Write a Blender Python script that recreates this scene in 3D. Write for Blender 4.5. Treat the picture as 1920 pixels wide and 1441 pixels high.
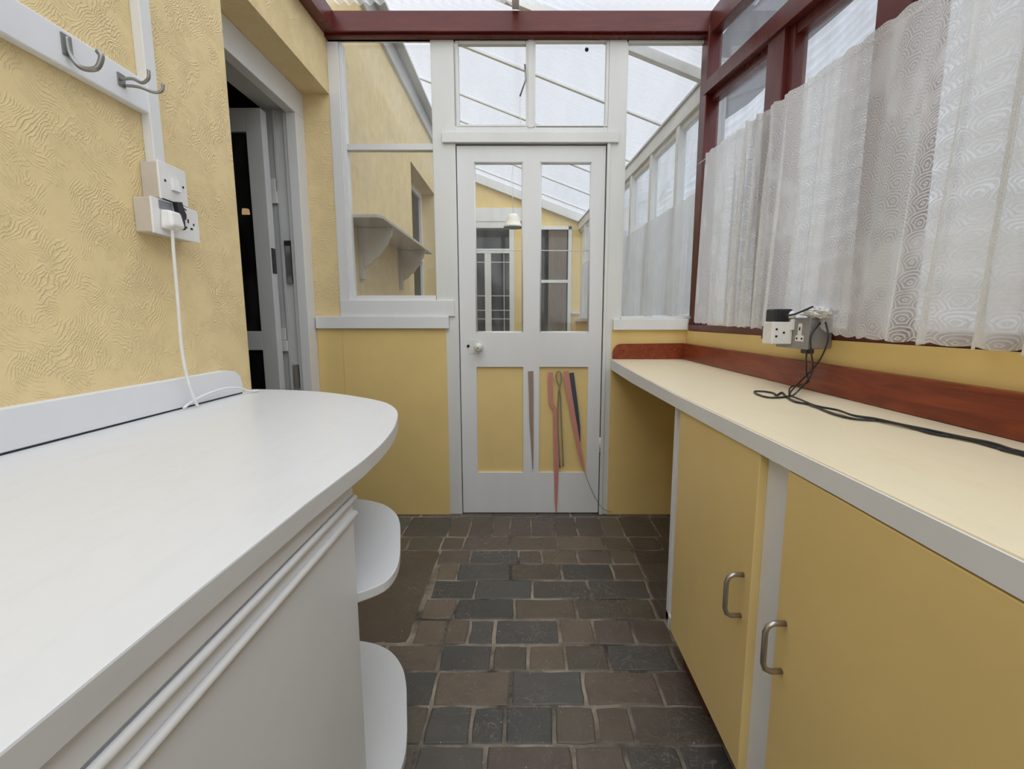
import bpy, bmesh, math, random
from mathutils import Vector, Matrix, noise as mnoise
R = random.Random(7)
for o in list(bpy.data.objects): bpy.data.objects.remove(o)
S = bpy.context.scene
COL = S.collection
R_ = math.radians
# ------------------------------------------------------------------ camera
FPX, CX, CY, TH, H = 870.0, 983.0, 720.0, R_(7.85), 1.09
cd = bpy.data.cameras.new('camera'); cam = bpy.data.objects.new('camera', cd); COL.objects.link(cam)
cam.location = (0, 0, H); cam.rotation_euler = (math.pi/2 - TH, 0, 0)
cd.sensor_fit = 'HORIZONTAL'; cd.sensor_width = 36; cd.lens = 36*FPX/1920
cd.shift_x = -(CX-960)/1920; cd.shift_y = 0; cd.clip_start = .02
S.camera = cam
# ------------------------------------------------------------------ light: overcast sky + broad soft daylight
w = bpy.data.worlds.new('sky'); S.world = w; w.use_nodes = True
nt = w.node_tree; nt.nodes.clear()
wo = nt.nodes.new('ShaderNodeOutputWorld'); bg = nt.nodes.new('ShaderNodeBackground')
tc = nt.nodes.new('ShaderNodeTexCoord'); nz = nt.nodes.new('ShaderNodeTexNoise'); cr = nt.nodes.new('ShaderNodeValToRGB')
nz.inputs['Scale'].default_value = 2.2; nz.inputs['Detail'].default_value = 4
cr.color_ramp.elements[0].position = .3; cr.color_ramp.elements[0].color = (.80, .83, .92, 1)
cr.color_ramp.elements[1].position = .7; cr.color_ramp.elements[1].color = (.96, .97, 1.0, 1)
nt.links.new(tc.outputs['Generated'], nz.inputs['Vector']); nt.links.new(nz.outputs['Fac'], cr.inputs['Fac'])
nt.links.new(cr.outputs['Color'], bg.inputs['Color']); bg.inputs['Strength'].default_value = 0.80
nt.links.new(bg.outputs[0], wo.inputs[0])
sd = bpy.data.lights.new('overcast_daylight', 'SUN'); sun = bpy.data.objects.new('overcast_daylight', sd); COL.objects.link(sun)
sd.energy = 3.5; sd.angle = R_(120); sd.color = (.93, .97, 1.0); sun.rotation_euler = (R_(28), R_(30), 0)
S.view_settings.view_transform = 'Standard'; S.view_settings.look = 'None'
S.view_settings.exposure = 0.22; S.view_settings.gamma = 1
S.view_settings.use_curve_mapping = False

# ------------------------------------------------------------------ measuring: the camera's rays meet the planes of the room
def ray(px, py):
    u = (px-CX)/FPX; v = (CY-py)/FPX
    return (u, math.cos(TH)+v*math.sin(TH), -math.sin(TH)+v*math.cos(TH))
def onY(px, py, Y=2.51):
    d = ray(px, py); t = Y/d[1]; return (d[0]*t, Y, H+d[2]*t)
def onX(px, py, X):
    d = ray(px, py); t = X/d[0]; return (X, d[1]*t, H+d[2]*t)
def onZ(px, py, Z):
    d = ray(px, py); t = (Z-H)/d[2]; return (d[0]*t, d[1]*t, Z)

# ------------------------------------------------------------------ materials
MT = {}
class N:
    """small node-tree helper"""
    def __init__(s, name):
        s.m = bpy.data.materials.new(name); s.m.use_nodes = True; s.t = s.m.node_tree; s.t.nodes.clear()
        s.out = s.n('ShaderNodeOutputMaterial'); MT[name] = s.m
        s.tc = s.n('ShaderNodeTexCoord')
    def n(s, k, **kw):
        x = s.t.nodes.new(k)
        for a, b in kw.items(): setattr(x, a, b)
        return x
    def l(s, a, b): s.t.links.new(a, b)
    def put(s, inp, v):
        if hasattr(v, 'is_linked') or isinstance(v, bpy.types.NodeSocket): s.l(v, inp)
        else: inp.default_value = v
    def map(s, sc=(1, 1, 1), rot=(0, 0, 0), src='Object', vec=None):
        m = s.n('ShaderNodeMapping'); s.l(vec or s.tc.outputs[src], m.inputs[0])
        m.inputs['Scale'].default_value = sc; m.inputs['Rotation'].default_value = rot; return m.outputs[0]
    def noise(s, vec, scale=5, detail=3, rough=.5, dist=0):
        x = s.n('ShaderNodeTexNoise'); s.l(vec, x.inputs['Vector'])
        for k, v in (('Scale', scale), ('Detail', detail), ('Roughness', rough), ('Distortion', dist)): x.inputs[k].default_value = v
        return x.outputs['Fac']
    def ramp(s, fac, stops):
        r = s.n('ShaderNodeValToRGB'); s.l(fac, r.inputs[0]); e = r.color_ramp.elements
        while len(e) < len(stops): e.new(.5)
        for i, (p, c) in enumerate(stops):
            e[i].position = p; e[i].color = (c, c, c, 1) if isinstance(c, (int, float)) else (*c, 1)
        return r.outputs[0]
    def math(s, op, a, b=None, c=None):
        x = s.n('ShaderNodeMath', operation=op)
        for i, v in enumerate((a, b, c)):
            if v is not None: s.put(x.inputs[i], v)
        return x.outputs[0]
    def mix(s, f, a, b, mode='MIX'):
        x = s.n('ShaderNodeMix', data_type='RGBA', blend_type=mode)
        s.put(x.inputs[0], f)
        for i, v in ((6, a), (7, b)):
            if isinstance(v, tuple): v = (*v, 1) if len(v) == 3 else v
            s.put(x.inputs[i], v)
        return x.outputs[2]
    def bump(s, h, strength=.3, dist=.005, normal=None):
        b = s.n('ShaderNodeBump'); s.l(h, b.inputs['Height']); b.inputs['Strength'].default_value = strength
        b.inputs['Distance'].default_value = dist
        if normal: s.l(normal, b.inputs['Normal'])
        return b.outputs[0]
    def bsdf(s, col, rough=.5, normal=None, metal=0, spec=.5):
        p = s.n('ShaderNodeBsdfPrincipled')
        if isinstance(col, tuple): col = (*col, 1)
        s.put(p.inputs['Base Color'], col); s.put(p.inputs['Roughness'], rough)
        p.inputs['Metallic'].default_value = metal; p.inputs['Specular IOR Level'].default_value = spec
        if normal: s.l(normal, p.inputs['Normal'])
        return p.outputs[0]
    def done(s, sh): s.l(sh, s.out.inputs[0]); return s.m

def paint(name, col, rough=.45, var=.06, bs=.15, scale=14, spec=.4, wear=None, stretch=(1, 1, 1)):
    n = N(name); v = n.map(stretch)
    a = n.noise(v, scale*.25, 4, .6); b = n.noise(v, scale*6, 3, .6)
    lo = tuple(c*(1-var) for c in col); hi = tuple(min(1, c*(1+var*.6)) for c in col)
    c = n.mix(n.ramp(a, [(.3, 0), (.7, 1)]), lo, hi)
    if wear:
        wz = n.noise(v, 42, 5, .7); c = n.mix(n.ramp(wz, [(.70, 0), (.76, 1)]), c, wear)
    return n.done(n.bsdf(c, rough, n.bump(b, bs, .002), spec=spec))
def plain(name, col, rough=.4, metal=0, spec=.5):
    n = N(name); v = n.map(); a = n.noise(v, 30, 3)
    c = n.mix(n.ramp(a, [(.35, 0), (.65, 1)]), tuple(x*.93 for x in col), col)
    return n.done(n.bsdf(c, rough, None, metal, spec))

def plaster(name, col, relief):
    n = N(name); v = n.map()
    big = n.noise(v, 1.3, 4, .6); mid = n.noise(v, 7, 4, .6)
    c = n.mix(n.ramp(big, [(.3, 0), (.7, 1)]), tuple(x*.93 for x in col), col)
    c = n.mix(n.ramp(mid, [(.35, .0), (.75, .35)]), c, tuple(min(1, x*1.06) for x in col))
    # comb strokes: bands whose direction wanders, shown only in patches
    vd = n.n('ShaderNodeVectorMath', operation='ADD'); n.l(v, vd.inputs[0])
    nn = n.n('ShaderNodeTexNoise'); n.l(v, nn.inputs['Vector']); nn.inputs['Scale'].default_value = 14; nn.inputs['Detail'].default_value = 2
    sc = n.n('ShaderNodeVectorMath', operation='SCALE'); n.l(nn.outputs['Color'], sc.inputs[0]); sc.inputs['Scale'].default_value = .07
    n.l(sc.outputs[0], vd.inputs[1])
    def stroke(rot, thr, sd):
        wv = n.n('ShaderNodeTexWave', wave_type='BANDS', bands_direction='Z'); n.l(n.map((1, 1, 1), rot, vec=vd.outputs[0]), wv.inputs['Vector'])
        wv.inputs['Scale'].default_value = 44; wv.inputs['Distortion'].default_value = 2.2; wv.inputs['Detail'].default_value = 2; wv.inputs['Detail Scale'].default_value = 3
        mk = n.ramp(n.noise(n.map((1, 1, 1), (sd, 0, 0)), 13, 3, .6), [(thr, 0), (thr+.12, 1)])
        return n.math('MULTIPLY', n.ramp(wv.outputs['Fac'], [(.45, 0), (.95, 1)]), mk)
    h = n.math('ADD', stroke((R_(35), 0, 0), .45, .3), stroke((R_(-50), 0, 0), .48, 2.1))
    h = n.math('ADD', h, n.math('MULTIPLY', n.noise(v, 60, 3), .35))
    c = n.mix(n.math('MULTIPLY', h, .10), c, tuple(x*.80 for x in col))
    return n.done(n.bsdf(c, .6, n.bump(h, relief, .0035), spec=.25))
YEL = (.79, .61, .26)
plaster('yellow_plaster', (.84, .665, .355), .5)
paint('yellow_paint', (.80, .595, .235), .5, .05, .12)
paint('yellow_door_paint', (.80, .60, .25), .38, .05, .08, spec=.35)
paint('white_gloss', (.76, .76, .74), .35, .05, .10, stretch=(1, 1, .2))
paint('white_old', (.72, .72, .68), .42, .07, .18, wear=(.55, .52, .45), stretch=(1, 1, .25))
paint('white_cool', (.79, .80, .81), .35, .04, .08)
paint('white_grey', (.60, .61, .60), .4, .05, .12)
paint('bracket_cream', (.56, .51, .42), .5, .05, .1)
plain('white_plastic', (.83, .82, .79), .3); plain('beige_plastic', (.60, .54, .47), .4)
plain('black_plastic', (.015, .016, .018), .4); plain('grey_metal', (.30, .29, .28), .42, .3)
plain('steel', (.42, .39, .36), .28, .9); plain('hook_metal', (.30, .30, .28), .35, .8)
plain('dark_hole', (.01, .01, .01), .8); plain('ceramic', (.72, .70, .62), .15)
plain('brown_strap', (.34, .24, .18), .6); plain('pink_strap', (.60, .25, .20), .55)
plain('khaki_strap', (.30, .27, .17), .6); plain('slate_strap', (.055, .065, .08), .6)
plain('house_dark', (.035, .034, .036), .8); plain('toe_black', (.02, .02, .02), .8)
plain('grey_switch', (.22, .23, .25), .3); plain('shade_cream', (.86, .80, .68), .5)
plain('tan_board', (.55, .45, .30), .6); plain('curtain_brown', (.20, .155, .11), .8)
plain('window_dark', (.018, .018, .016), .25, spec=.12); plain('brick_red', (.11, .035, .02), .85)

def laminate(name, col, streak, amt=.3, rough=.32):
    n = N(name); v = n.map((1, .25, 1)); a = n.noise(v, 30, 5, .7, .4); b = n.noise(n.map(), 4, 4, .6)
    c = n.mix(n.ramp(a, [(.5, 0), (.78, amt)]), col, streak)
    c = n.mix(n.ramp(b, [(.4, 0), (.8, .3)]), c, tuple(x*.92 for x in col))
    return n.done(n.bsdf(c, rough, n.bump(a, .05, .001), spec=.4))
laminate('white_laminate', (.70, .705, .70), (.56, .56, .54))
laminate('cream_laminate', (.84, .74, .52), (.74, .60, .36), .35)

def mahogany(name, col, dark, sc=(1, .12, 1)):
    n = N(name); v = n.map(sc); a = n.noise(v, 40, 5, .65, 1.0); b = n.noise(n.map(), 5, 3)
    c = n.mix(n.ramp(a, [(.35, 0), (.7, 1)]), dark, col)
    return n.done(n.bsdf(c, n.ramp(b, [(.3, .25), (.7, .42)]), n.bump(a, .1, .001), spec=.45))
mahogany('red_beam', (.140, .020, .012), (.09, .012, .008), (.1, 1, 1))
mahogany('red_frame', (.135, .022, .016), (.085, .012, .010), (1, 1, .1))
mahogany('red_upstand', (.29, .056, .014), (.15, .024, .008))

def glass(name, tint=(.97, .98, .98), rough=.02, dirt=.05, dirtcol=(.8, .8, .78), refl=1.0):
    n = N(name); t = n.n('ShaderNodeBsdfTransparent'); t.inputs[0].default_value = (*tint, 1)
    g = n.n('ShaderNodeBsdfGlossy'); g.inputs['Roughness'].default_value = rough
    f = n.n('ShaderNodeLayerWeight'); f.inputs[0].default_value = .5; fr = n.math('ADD', n.math('MULTIPLY', n.math('POWER', f.outputs['Facing'], 4.5), .55), .02)
    m = n.n('ShaderNodeMixShader'); n.l(n.math('MULTIPLY', fr, refl), m.inputs[0]); n.l(t.outputs[0], m.inputs[1]); n.l(g.outputs[0], m.inputs[2])
    d = n.n('ShaderNodeBsdfDiffuse'); d.inputs[0].default_value = (*dirtcol, 1)
    m2 = n.n('ShaderNodeMixShader'); z = n.noise(n.map((1, 1, .4)), 9, 4, .6)
    n.l(n.ramp(z, [(.35, dirt*.3), (.8, dirt*2)]), m2.inputs[0]); n.l(m.outputs[0], m2.inputs[1]); n.l(d.outputs[0], m2.inputs[2])
    return n.done(m2.outputs[0])
glass('glass', refl=.8); glass('glass_dim', (.30, .31, .30), dirt=.02, refl=.7); glass('glass_dusty', (.93, .95, .97), dirt=.12)

def polycarb(name, base, edge):
    n = N(name); t = n.n('ShaderNodeBsdfTransparent'); t.inputs[0].default_value = (.97, .975, 1, 1)
    tr = n.n('ShaderNodeBsdfTranslucent'); tr.inputs[0].default_value = (.9, .91, .93, 1)
    d = n.n('ShaderNodeBsdfDiffuse'); d.inputs[0].default_value = (.80, .81, .83, 1)
    m0 = n.n('ShaderNodeMixShader'); m0.inputs[0].default_value = .35; n.l(tr.outputs[0], m0.inputs[1]); n.l(d.outputs[0], m0.inputs[2])
    lw = n.n('ShaderNodeLayerWeight'); lw.inputs[0].default_value = .5
    m = n.n('ShaderNodeMixShader'); n.l(n.ramp(lw.outputs['Facing'], [(.35, base), (1, edge)]), m.inputs[0])
    n.l(t.outputs[0], m.inputs[1]); n.l(m0.outputs[0], m.inputs[2])
    return n.done(m.outputs[0])
polycarb('polycarbonate', .14, .9)

def lace(name, hole, thread, sc):
    n = N(name); uv = n.tc.outputs['UV']
    ds = n.n('ShaderNodeTexNoise'); n.l(n.map((6, 6, 6), vec=uv), ds.inputs['Vector']); ds.inputs['Scale'].default_value = 2
    vs = n.n('ShaderNodeVectorMath', operation='SCALE'); n.l(ds.outputs['Color'], vs.inputs[0]); vs.inputs['Scale'].default_value = .02
    va = n.n('ShaderNodeVectorMath', operation='ADD'); n.l(uv, va.inputs[0]); n.l(vs.outputs[0], va.inputs[1])
    sx = n.n('ShaderNodeSeparateXYZ'); n.l(n.map((sc, sc*1.5, 1), vec=va.outputs[0]), sx.inputs[0])
    def fan(ox, oy):      # distance from the foot of a fan in a brick-laid grid
        x = n.math('SUBTRACT', n.math('FRACT', n.math('ADD', sx.outputs[0], ox)), .5)
        y = n.math('FRACT', n.math('ADD', sx.outputs[1], oy))
        return n.math('SQRT', n.math('ADD', n.math('MULTIPLY', x, x), n.math('MULTIPLY', n.math('MULTIPLY', y, y), .35)))
    a, b = fan(0, 0), fan(.5, .5)
    d = n.math('MINIMUM', a, b)
    ring = n.math('SINE', n.math('MULTIPLY', d, 62))
    rs = n.math('MAXIMUM', n.ramp(ring, [(.15, 0), (.55, 1)]), n.math('MULTIPLY', n.ramp(n.noise(n.map((1, .6, 1), vec=uv), 7, 3, .6), [(.48, 0), (.6, 1)]), .75))
    fine = n.ramp(n.noise(n.map((1, 1, 1), vec=uv), 160, 3, .6), [(.4, 0), (.6, 1)])
    # bands of lower cover, standing in for single layers between doubled folds
    bx = n.n('ShaderNodeSeparateXYZ'); n.l(uv, bx.inputs[0])
    cb = n.n('ShaderNodeCombineXYZ'); n.l(bx.outputs[0], cb.inputs[0])
    band = n.ramp(n.noise(cb.outputs[0], 5.5, 2, .6), [(.60, 0), (.68, 1)])
    cover = n.math('MAXIMUM', rs, n.math('MULTIPLY', fine, .35))
    lo = n.math('SUBTRACT', hole, n.math('MULTIPLY', band, hole*.72))
    cov = n.math('ADD', lo, n.math('MULTIPLY', cover, n.math('SUBTRACT', thread, lo)))
    t = n.n('ShaderNodeBsdfTransparent')
    tr = n.n('ShaderNodeBsdfTranslucent'); tr.inputs[0].default_value = (.94, .94, .93, 1)
    df = n.n('ShaderNodeBsdfDiffuse'); df.inputs[0].default_value = (.92, .92, .90, 1)
    bp = n.bump(rs, .9, .004); n.l(bp, df.inputs['Normal'])
    m0 = n.n('ShaderNodeMixShader'); m0.inputs[0].default_value = .50; n.l(tr.outputs[0], m0.inputs[1]); n.l(df.outputs[0], m0.inputs[2])
    m = n.n('ShaderNodeMixShader'); n.l(cov, m.inputs[0]); n.l(t.outputs[0], m.inputs[1]); n.l(m0.outputs[0], m.inputs[2])
    return n.done(m.outputs[0])
lace('net_lace', .62, .97, 15)
lace('net_plain', .80, .90, 40)

def stone():
    n = N('flagstone'); v = n.map()
    at = n.n('ShaderNodeAttribute', attribute_name='tone')
    a = n.noise(v, 16, 5, .65); b = n.noise(v, 90, 4, .7); c2 = n.noise(v, 5, 4, .6)
    c = n.mix(n.ramp(a, [(.3, .75), (.7, 0)]), at.outputs['Color'], n.mix(.5, at.outputs['Color'], (.030, .028, .024)))
    c = n.mix(n.ramp(c2, [(.52, 0), (.75, .35)]), c, (.15, .115, .085))
    ism = n.math('LESS_THAN', at.outputs['Alpha'], .5)
    mz = n.ramp(n.noise(v, 4.5, 4, .65), [(.38, .0), (.62, 1)]); mc = n.mix(mz, (.045, .038, .030), (.33, .28, .21))
    c = n.mix(ism, c, mc)
    # dried pale swirls and specks of cement
    wv = n.noise(n.map((1, 1, 1)), 11, 2, .5, 3.5)
    sw = n.math('MULTIPLY', n.ramp(wv, [(.47, 0), (.495, 1), (.52, 0)]), n.ramp(n.noise(v, 3.2, 3), [(.44, 0), (.62, .8)]))
    c = n.mix(sw, c, (.24, .20, .16))
    sp = n.ramp(n.noise(v, 130, 1, .4), [(.755, 0), (.775, .8)])
    c = n.mix(sp, c, (.5, .46, .36))
    h = n.math('ADD', n.math('MULTIPLY', a, .8), n.math('MULTIPLY', b, .35))
    h = n.math('ADD', h, n.math('MULTIPLY', sw, .4))
    return n.done(n.bsdf(c, n.ramp(a, [(.3, .38), (.7, .6)]), n.bump(h, .5, .006), spec=.45))
stone()
def ribbed():
    n = N('white_ribbed'); a = n.noise(n.map((1, 1, 1)), 4, 4)
    return n.done(n.bsdf(n.mix(a, (.74, .76, .80), (.86, .87, .90)), .5))
ribbed()

# ------------------------------------------------------------------ mesh building
class MB:
    def __init__(s): s.bm = bmesh.new()
    def box(s, x0, x1, y0, y1, z0, z1):
        v = [s.bm.verts.new((x, y, z)) for x in (x0, x1) for y in (y0, y1) for z in (z0, z1)]
        for f in ((0, 1, 3, 2), (4, 6, 7, 5), (0, 4, 5, 1), (2, 3, 7, 6), (0, 2, 6, 4), (1, 5, 7, 3)):
            s.bm.faces.new([v[i] for i in f])
        return s
    def prism(s, pts, ext):
        e = Vector(ext); a = [s.bm.verts.new(p) for p in pts]; b = [s.bm.verts.new(Vector(p)+e) for p in pts]
        s.bm.faces.new(a); s.bm.faces.new(b[::-1]); k = len(pts)
        for i in range(k): s.bm.faces.new((a[i], a[(i+1) % k], b[(i+1) % k], b[i]))
        return s
    def hexa(s, a, b):      # two quads joined
        a = [s.bm.verts.new(p) for p in a]; b = [s.bm.verts.new(p) for p in b]
        s.bm.faces.new(a); s.bm.faces.new(b[::-1])
        for i in range(4): s.bm.faces.new((a[i], a[(i+1) % 4], b[(i+1) % 4], b[i]))
        return s
    def tube(s, path, r, seg=10, flat=1.0, smooth=True):
        pts = [Vector(p) for p in path]
        if smooth and len(pts) > 2: pts = spline(pts, 6)
        rr = r if callable(r) else (lambda t: r)
        rings = []; up = None
        for i, p in enumerate(pts):
            d = (pts[min(i+1, len(pts)-1)]-pts[max(i-1, 0)]).normalized()
            if up is None: up = Vector((0, 0, 1)) if abs(d.z) < .9 else Vector((1, 0, 0))
            sd = d.cross(up); sd.normalize(); up = sd.cross(d).normalized()
            q = rr(i/(len(pts)-1))
            rings.append([s.bm.verts.new(p+sd*(math.cos(2*math.pi*k/seg)*q)+up*(math.sin(2*math.pi*k/seg)*q*flat)) for k in range(seg)])
        for a, b in zip(rings, rings[1:]):
            for k in range(seg):
                f = s.bm.faces.new((a[k], a[(k+1) % seg], b[(k+1) % seg], b[k])); f.smooth = True
        s.bm.faces.new(rings[0][::-1]); s.bm.faces.new(rings[-1])
        return s
    def lathe(s, prof, origin, axis, seg=28):
        ax = Vector(axis).normalized(); a = ax.orthogonal().normalized(); b = ax.cross(a); o = Vector(origin); rings = []
        for r, h in prof:
            rings.append([s.bm.verts.new(o+ax*h+a*(math.cos(2*math.pi*k/seg)*max(r, 1e-4))+b*(math.sin(2*math.pi*k/seg)*max(r, 1e-4))) for k in range(seg)])
        for p, q in zip(rings, rings[1:]):
            for k in range(seg):
                f = s.bm.faces.new((p[k], p[(k+1) % seg], q[(k+1) % seg], q[k])); f.smooth = True
        s.bm.faces.new(rings[0][::-1]); s.bm.faces.new(rings[-1])
        return s
    def ribbon(s, path, widths, normal, th=.0015):
        """flat strap along path, its broad face towards normal"""
        pts = [Vector(p) for p in path]; nrm = Vector(normal).normalized(); rings = []
        for i, p in enumerate(pts):
            d = (pts[min(i+1, len(pts)-1)]-pts[max(i-1, 0)]).normalized(); sd = d.cross(nrm).normalized()*widths[i]*.5
            rings.append([s.bm.verts.new(q) for q in (p-sd, p+sd, p+sd+nrm*th, p-sd+nrm*th)])
        for a, b in zip(rings, rings[1:]):
            for k in range(4): s.bm.faces.new((a[k], a[(k+1) % 4], b[(k+1) % 4], b[k]))
        s.bm.faces.new(rings[0][::-1]); s.bm.faces.new(rings[-1])
        return s
    def build(s, name, mat, parent=None, bevel=0, seg=2, **props):
        bmesh.ops.recalc_face_normals(s.bm, faces=s.bm.faces[:])
        if parent:
            off = parent_loc(parent); bmesh.ops.translate(s.bm, verts=s.bm.verts[:], vec=-off)
        me = bpy.data.meshes.new(name); s.bm.to_mesh(me); s.bm.free()
        me.materials.append(MT[mat]); o = bpy.data.objects.new(name, me); COL.objects.link(o)
        if parent: o.parent = parent
        if bevel:
            b = o.modifiers.new('bevel', 'BEVEL'); b.width = bevel; b.segments = seg; b.limit_method = 'ANGLE'; b.angle_limit = R_(40)
        for k, v in props.items(): o[k] = v
        return o
def parent_loc(o):
    v = Vector((0, 0, 0))
    while o: v += o.location; o = o.parent
    return v
def spline(pts, n):
    out = []
    for i in range(len(pts)-1):
        p0, p1, p2, p3 = pts[max(i-1, 0)], pts[i], pts[i+1], pts[min(i+2, len(pts)-1)]
        for k in range(n):
            t = k/n
            out.append(.5*((2*p1)+(p2-p0)*t+(2*p0-5*p1+4*p2-p3)*t*t+(3*p1-p0-3*p2+p3)*t**3))
    return out+[pts[-1]]
def thing(name, label, cat, loc=(0, 0, 0), group=None):
    o = bpy.data.objects.new(name, None); COL.objects.link(o); o.location = loc; o.empty_display_size = .05
    o['label'] = label; o['category'] = cat
    if group: o['group'] = group
    return o
def frame_thing(name, label=None, loc=(0, 0, 0)):
    o = bpy.data.objects.new(name, None); COL.objects.link(o); o.location = loc; o['kind'] = 'structure'; o.empty_display_size = .05
    if label: o['label'] = label
    return o
def tag(o, label, cat, group=None):
    o['label'] = label; o['category'] = cat
    if group: o['group'] = group
    return o
def ST(mb, name, mat, label=None, bevel=0):
    o = mb.build(name, mat, None, bevel); o['kind'] = 'structure'
    if label: o['label'] = label
    return o
def copy_tree(o, parent=None):
    c = o.copy(); COL.objects.link(c); c.parent = parent
    for ch in [x for x in bpy.data.objects if x.parent == o]: copy_tree(ch, c)
    return c

XL, XR, YB = -.98, .87, 2.51      # house wall, outer wall, partition
YF = -1.9                         # wall behind the camera
YE = 6.5                          # far end of the second room
# ------------------------------------------------------------------ floor: one mesh of bedded stones
def build_floor():
    bm = bmesh.new(); tone = bm.loops.layers.float_color.new('tone')
    def quadcol(f, c):
        for lp in f.loops: lp[tone] = (*c, 1)
    z0 = -.0028
    vs = [bm.verts.new(p) for p in ((-1.15, YF-.1, z0), (1.2, YF-.1, z0), (1.2, YE+.2, z0), (-1.15, YE+.2, z0))]
    quadcol(bm.faces.new(vs), (.19, .155, .115))
    vb = [bm.verts.new((v.co.x, v.co.y, -.08)) for v in vs]; quadcol(bm.faces.new(vb[::-1]), (.1, .1, .1))
    for i in range(4): quadcol(bm.faces.new((vs[i], vb[i], vb[(i+1) % 4], vs[(i+1) % 4])), (.1, .1, .1))
    for f in bm.faces:
        for lp in f.loops: lp[tone] = (.19, .155, .115, .2)      # mortar
    tones = [(.088, .074, .058), (.078, .066, .055), (.062, .060, .054), (.056, .057, .055), (.100, .082, .062), (.072, .064, .050), (.066, .070, .062), (.085, .068, .056)]
    def stone_(x0, x1, y0, y1, skew=(0, 0), c=None):
        if x1-x0 < .03 or y1-y0 < .03: return
        g = R.uniform(.0012, .0038); c = c or R.choice(tones); k = R.uniform(1.25, 1.75); c = (c[0]*k*1.06, c[1]*k*.99, c[2]*k*.90)
        x0 += g; x1 -= g; y0 += g; y1 -= g
        pts = []; sp = .03
        cor = [(x0, y0), (x1, y0), (x1, y1), (x0, y1)]
        for i in range(4):
            a, b = Vector(cor[i]), Vector(cor[(i+1) % 4]); n_ = max(2, int((b-a).length/sp))
            for j in range(n_):
                t = j/n_; p = a.lerp(b, t)
                if j == 0:   # worn corner
                    cc = Vector(((x0+x1)/2, (y0+y1)/2)); p = p+(cc-p).normalized()*R.uniform(.001, .005)
                q = Vector((p.x, p.y, 0))
                p = p+Vector((mnoise.noise(q*17), mnoise.noise(q*17+Vector((9, 9, 9)))))*.0045
                p.x += skew[0]*(p.y-y0)
                pts.append(p)
        cen = sum(pts, Vector((0, 0)))/len(pts); hz = R.uniform(-.0012, .0015)
        lev = []
        for ins, z in ((0, -.010), (.002, hz-.0025), (.007, hz)):
            lev.append([bm.verts.new((*(p+(cen-p).normalized()*ins), z)) for p in pts])
        for a, b in zip(lev, lev[1:]):
            for i in range(len(pts)):
                f = bm.faces.new((a[i], a[(i+1) % len(pts)], b[(i+1) % len(pts)], b[i])); quadcol(f, c)
        f = bm.faces.new(lev[-1]); quadcol(f, c)
    def wx(cx, cy): return onZ(640+cx*.3958, 940+cy*.3958, 0)
    rows = [(70, 165, [515, 610, 718, 800, 900, 1010, 1115, 1235, 1325]), (165, 228, [475, 580, 800, 1025, 1245, 1370]),
            (228, 293, [460, 610, 840, 950, 1120, 1280, 1395]), (293, 370, [455, 550, 800, 1045, 1285, 1430]),
            (370, 458, [430, 635, 905, 1175, 1455]), (458, 555, [385, 540, 820, 1110, 1480]),
            (555, 675, [350, 490, 605, 725, 1035, 1200, 1380, 1560]), (675, 800, [465, 715, 885, 1065, 1265, 1580]),
            (800, 965, [440, 805, 1150, 1510, 1720]), (965, 1150, [400, 615, 775, 1005, 1210, 1385, 1800]),
            (1150, 1340, [340, 680, 1105, 1360, 1620, 1860])]
    blue = {(4, 0): 1, (4, 1): 1, (3, 1): 1, (6, 3): 1, (6, 2): 1, (5, 1): 1, (7, 0): 1, (2, 1): 1, (8, 1): 1, (9, 0): 1, (9, 1): 1, (9, 2): 1}
    brown = {(6, 0): 1, (6, 1): 1, (5, 0): 1, (8, 0): 1, (5, 2): 1, (0, 0): 1, (7, 2): 1, (6, 4): 1}
    for ri, (a, b, xs) in enumerate(rows):
        y1 = wx(900, a)[1]; y0 = wx(900, b)[1]; mid = (a+b)/2
        if ri == 0: y1 = YB-.03
        X = [wx(x, mid)[0] for x in xs]
        for i in range(len(X)-1):
            c = (.054, .056, .055) if (ri, i) in blue else ((.100, .080, .062) if (ri, i) in brown else None)
            stone_(X[i], X[i+1], y0, y1, c=c)
        x = X[-1]
        while x < 1.0:
            w_ = R.uniform(.14, .26); stone_(x, x+w_, y0, y1, c=(.060, .050, .040)); x += w_
        if ri in (2, 3, 4, 5, 6): continue
        x = X[0]
        while x > -1.0:
            w_ = R.uniform(.14, .24); stone_(x-w_, x, y0, y1); x -= w_
    ya, yb = wx(900, 228)[1], wx(900, 668)[1]
    stone_(-.86, -.40, yb, ya, c=(.085, .068, .050)); stone_(-1.1, -.86, yb, ya)
    y = wx(900, 1340)[1]
    while y > YF:
        h_ = R.uniform(.12, .16); x = -1.1-R.uniform(0, .1)
        while x < 1.1:
            w_ = R.uniform(.14, .28); stone_(x, x+w_, y-h_, y); x += w_
        y -= h_
    y = YB-.03
    while y < YE:
        h_ = R.uniform(.12, .16); x = -1.1-R.uniform(0, .1)
        while x < 1.1:
            w_ = R.uniform(.16, .28); stone_(x, x+w_, y, y+h_); x += w_
        y += h_
    bmesh.ops.recalc_face_normals(bm, faces=bm.faces[:])
    me = bpy.data.meshes.new('floor'); bm.to_mesh(me); bm.free(); me.materials.append(MT['flagstone'])
    o = bpy.data.objects.new('floor', me); COL.objects.link(o); o['kind'] = 'structure'
    o['label'] = 'dark grey and brown stone sett floor with pale mortar joints'
build_floor()

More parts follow.
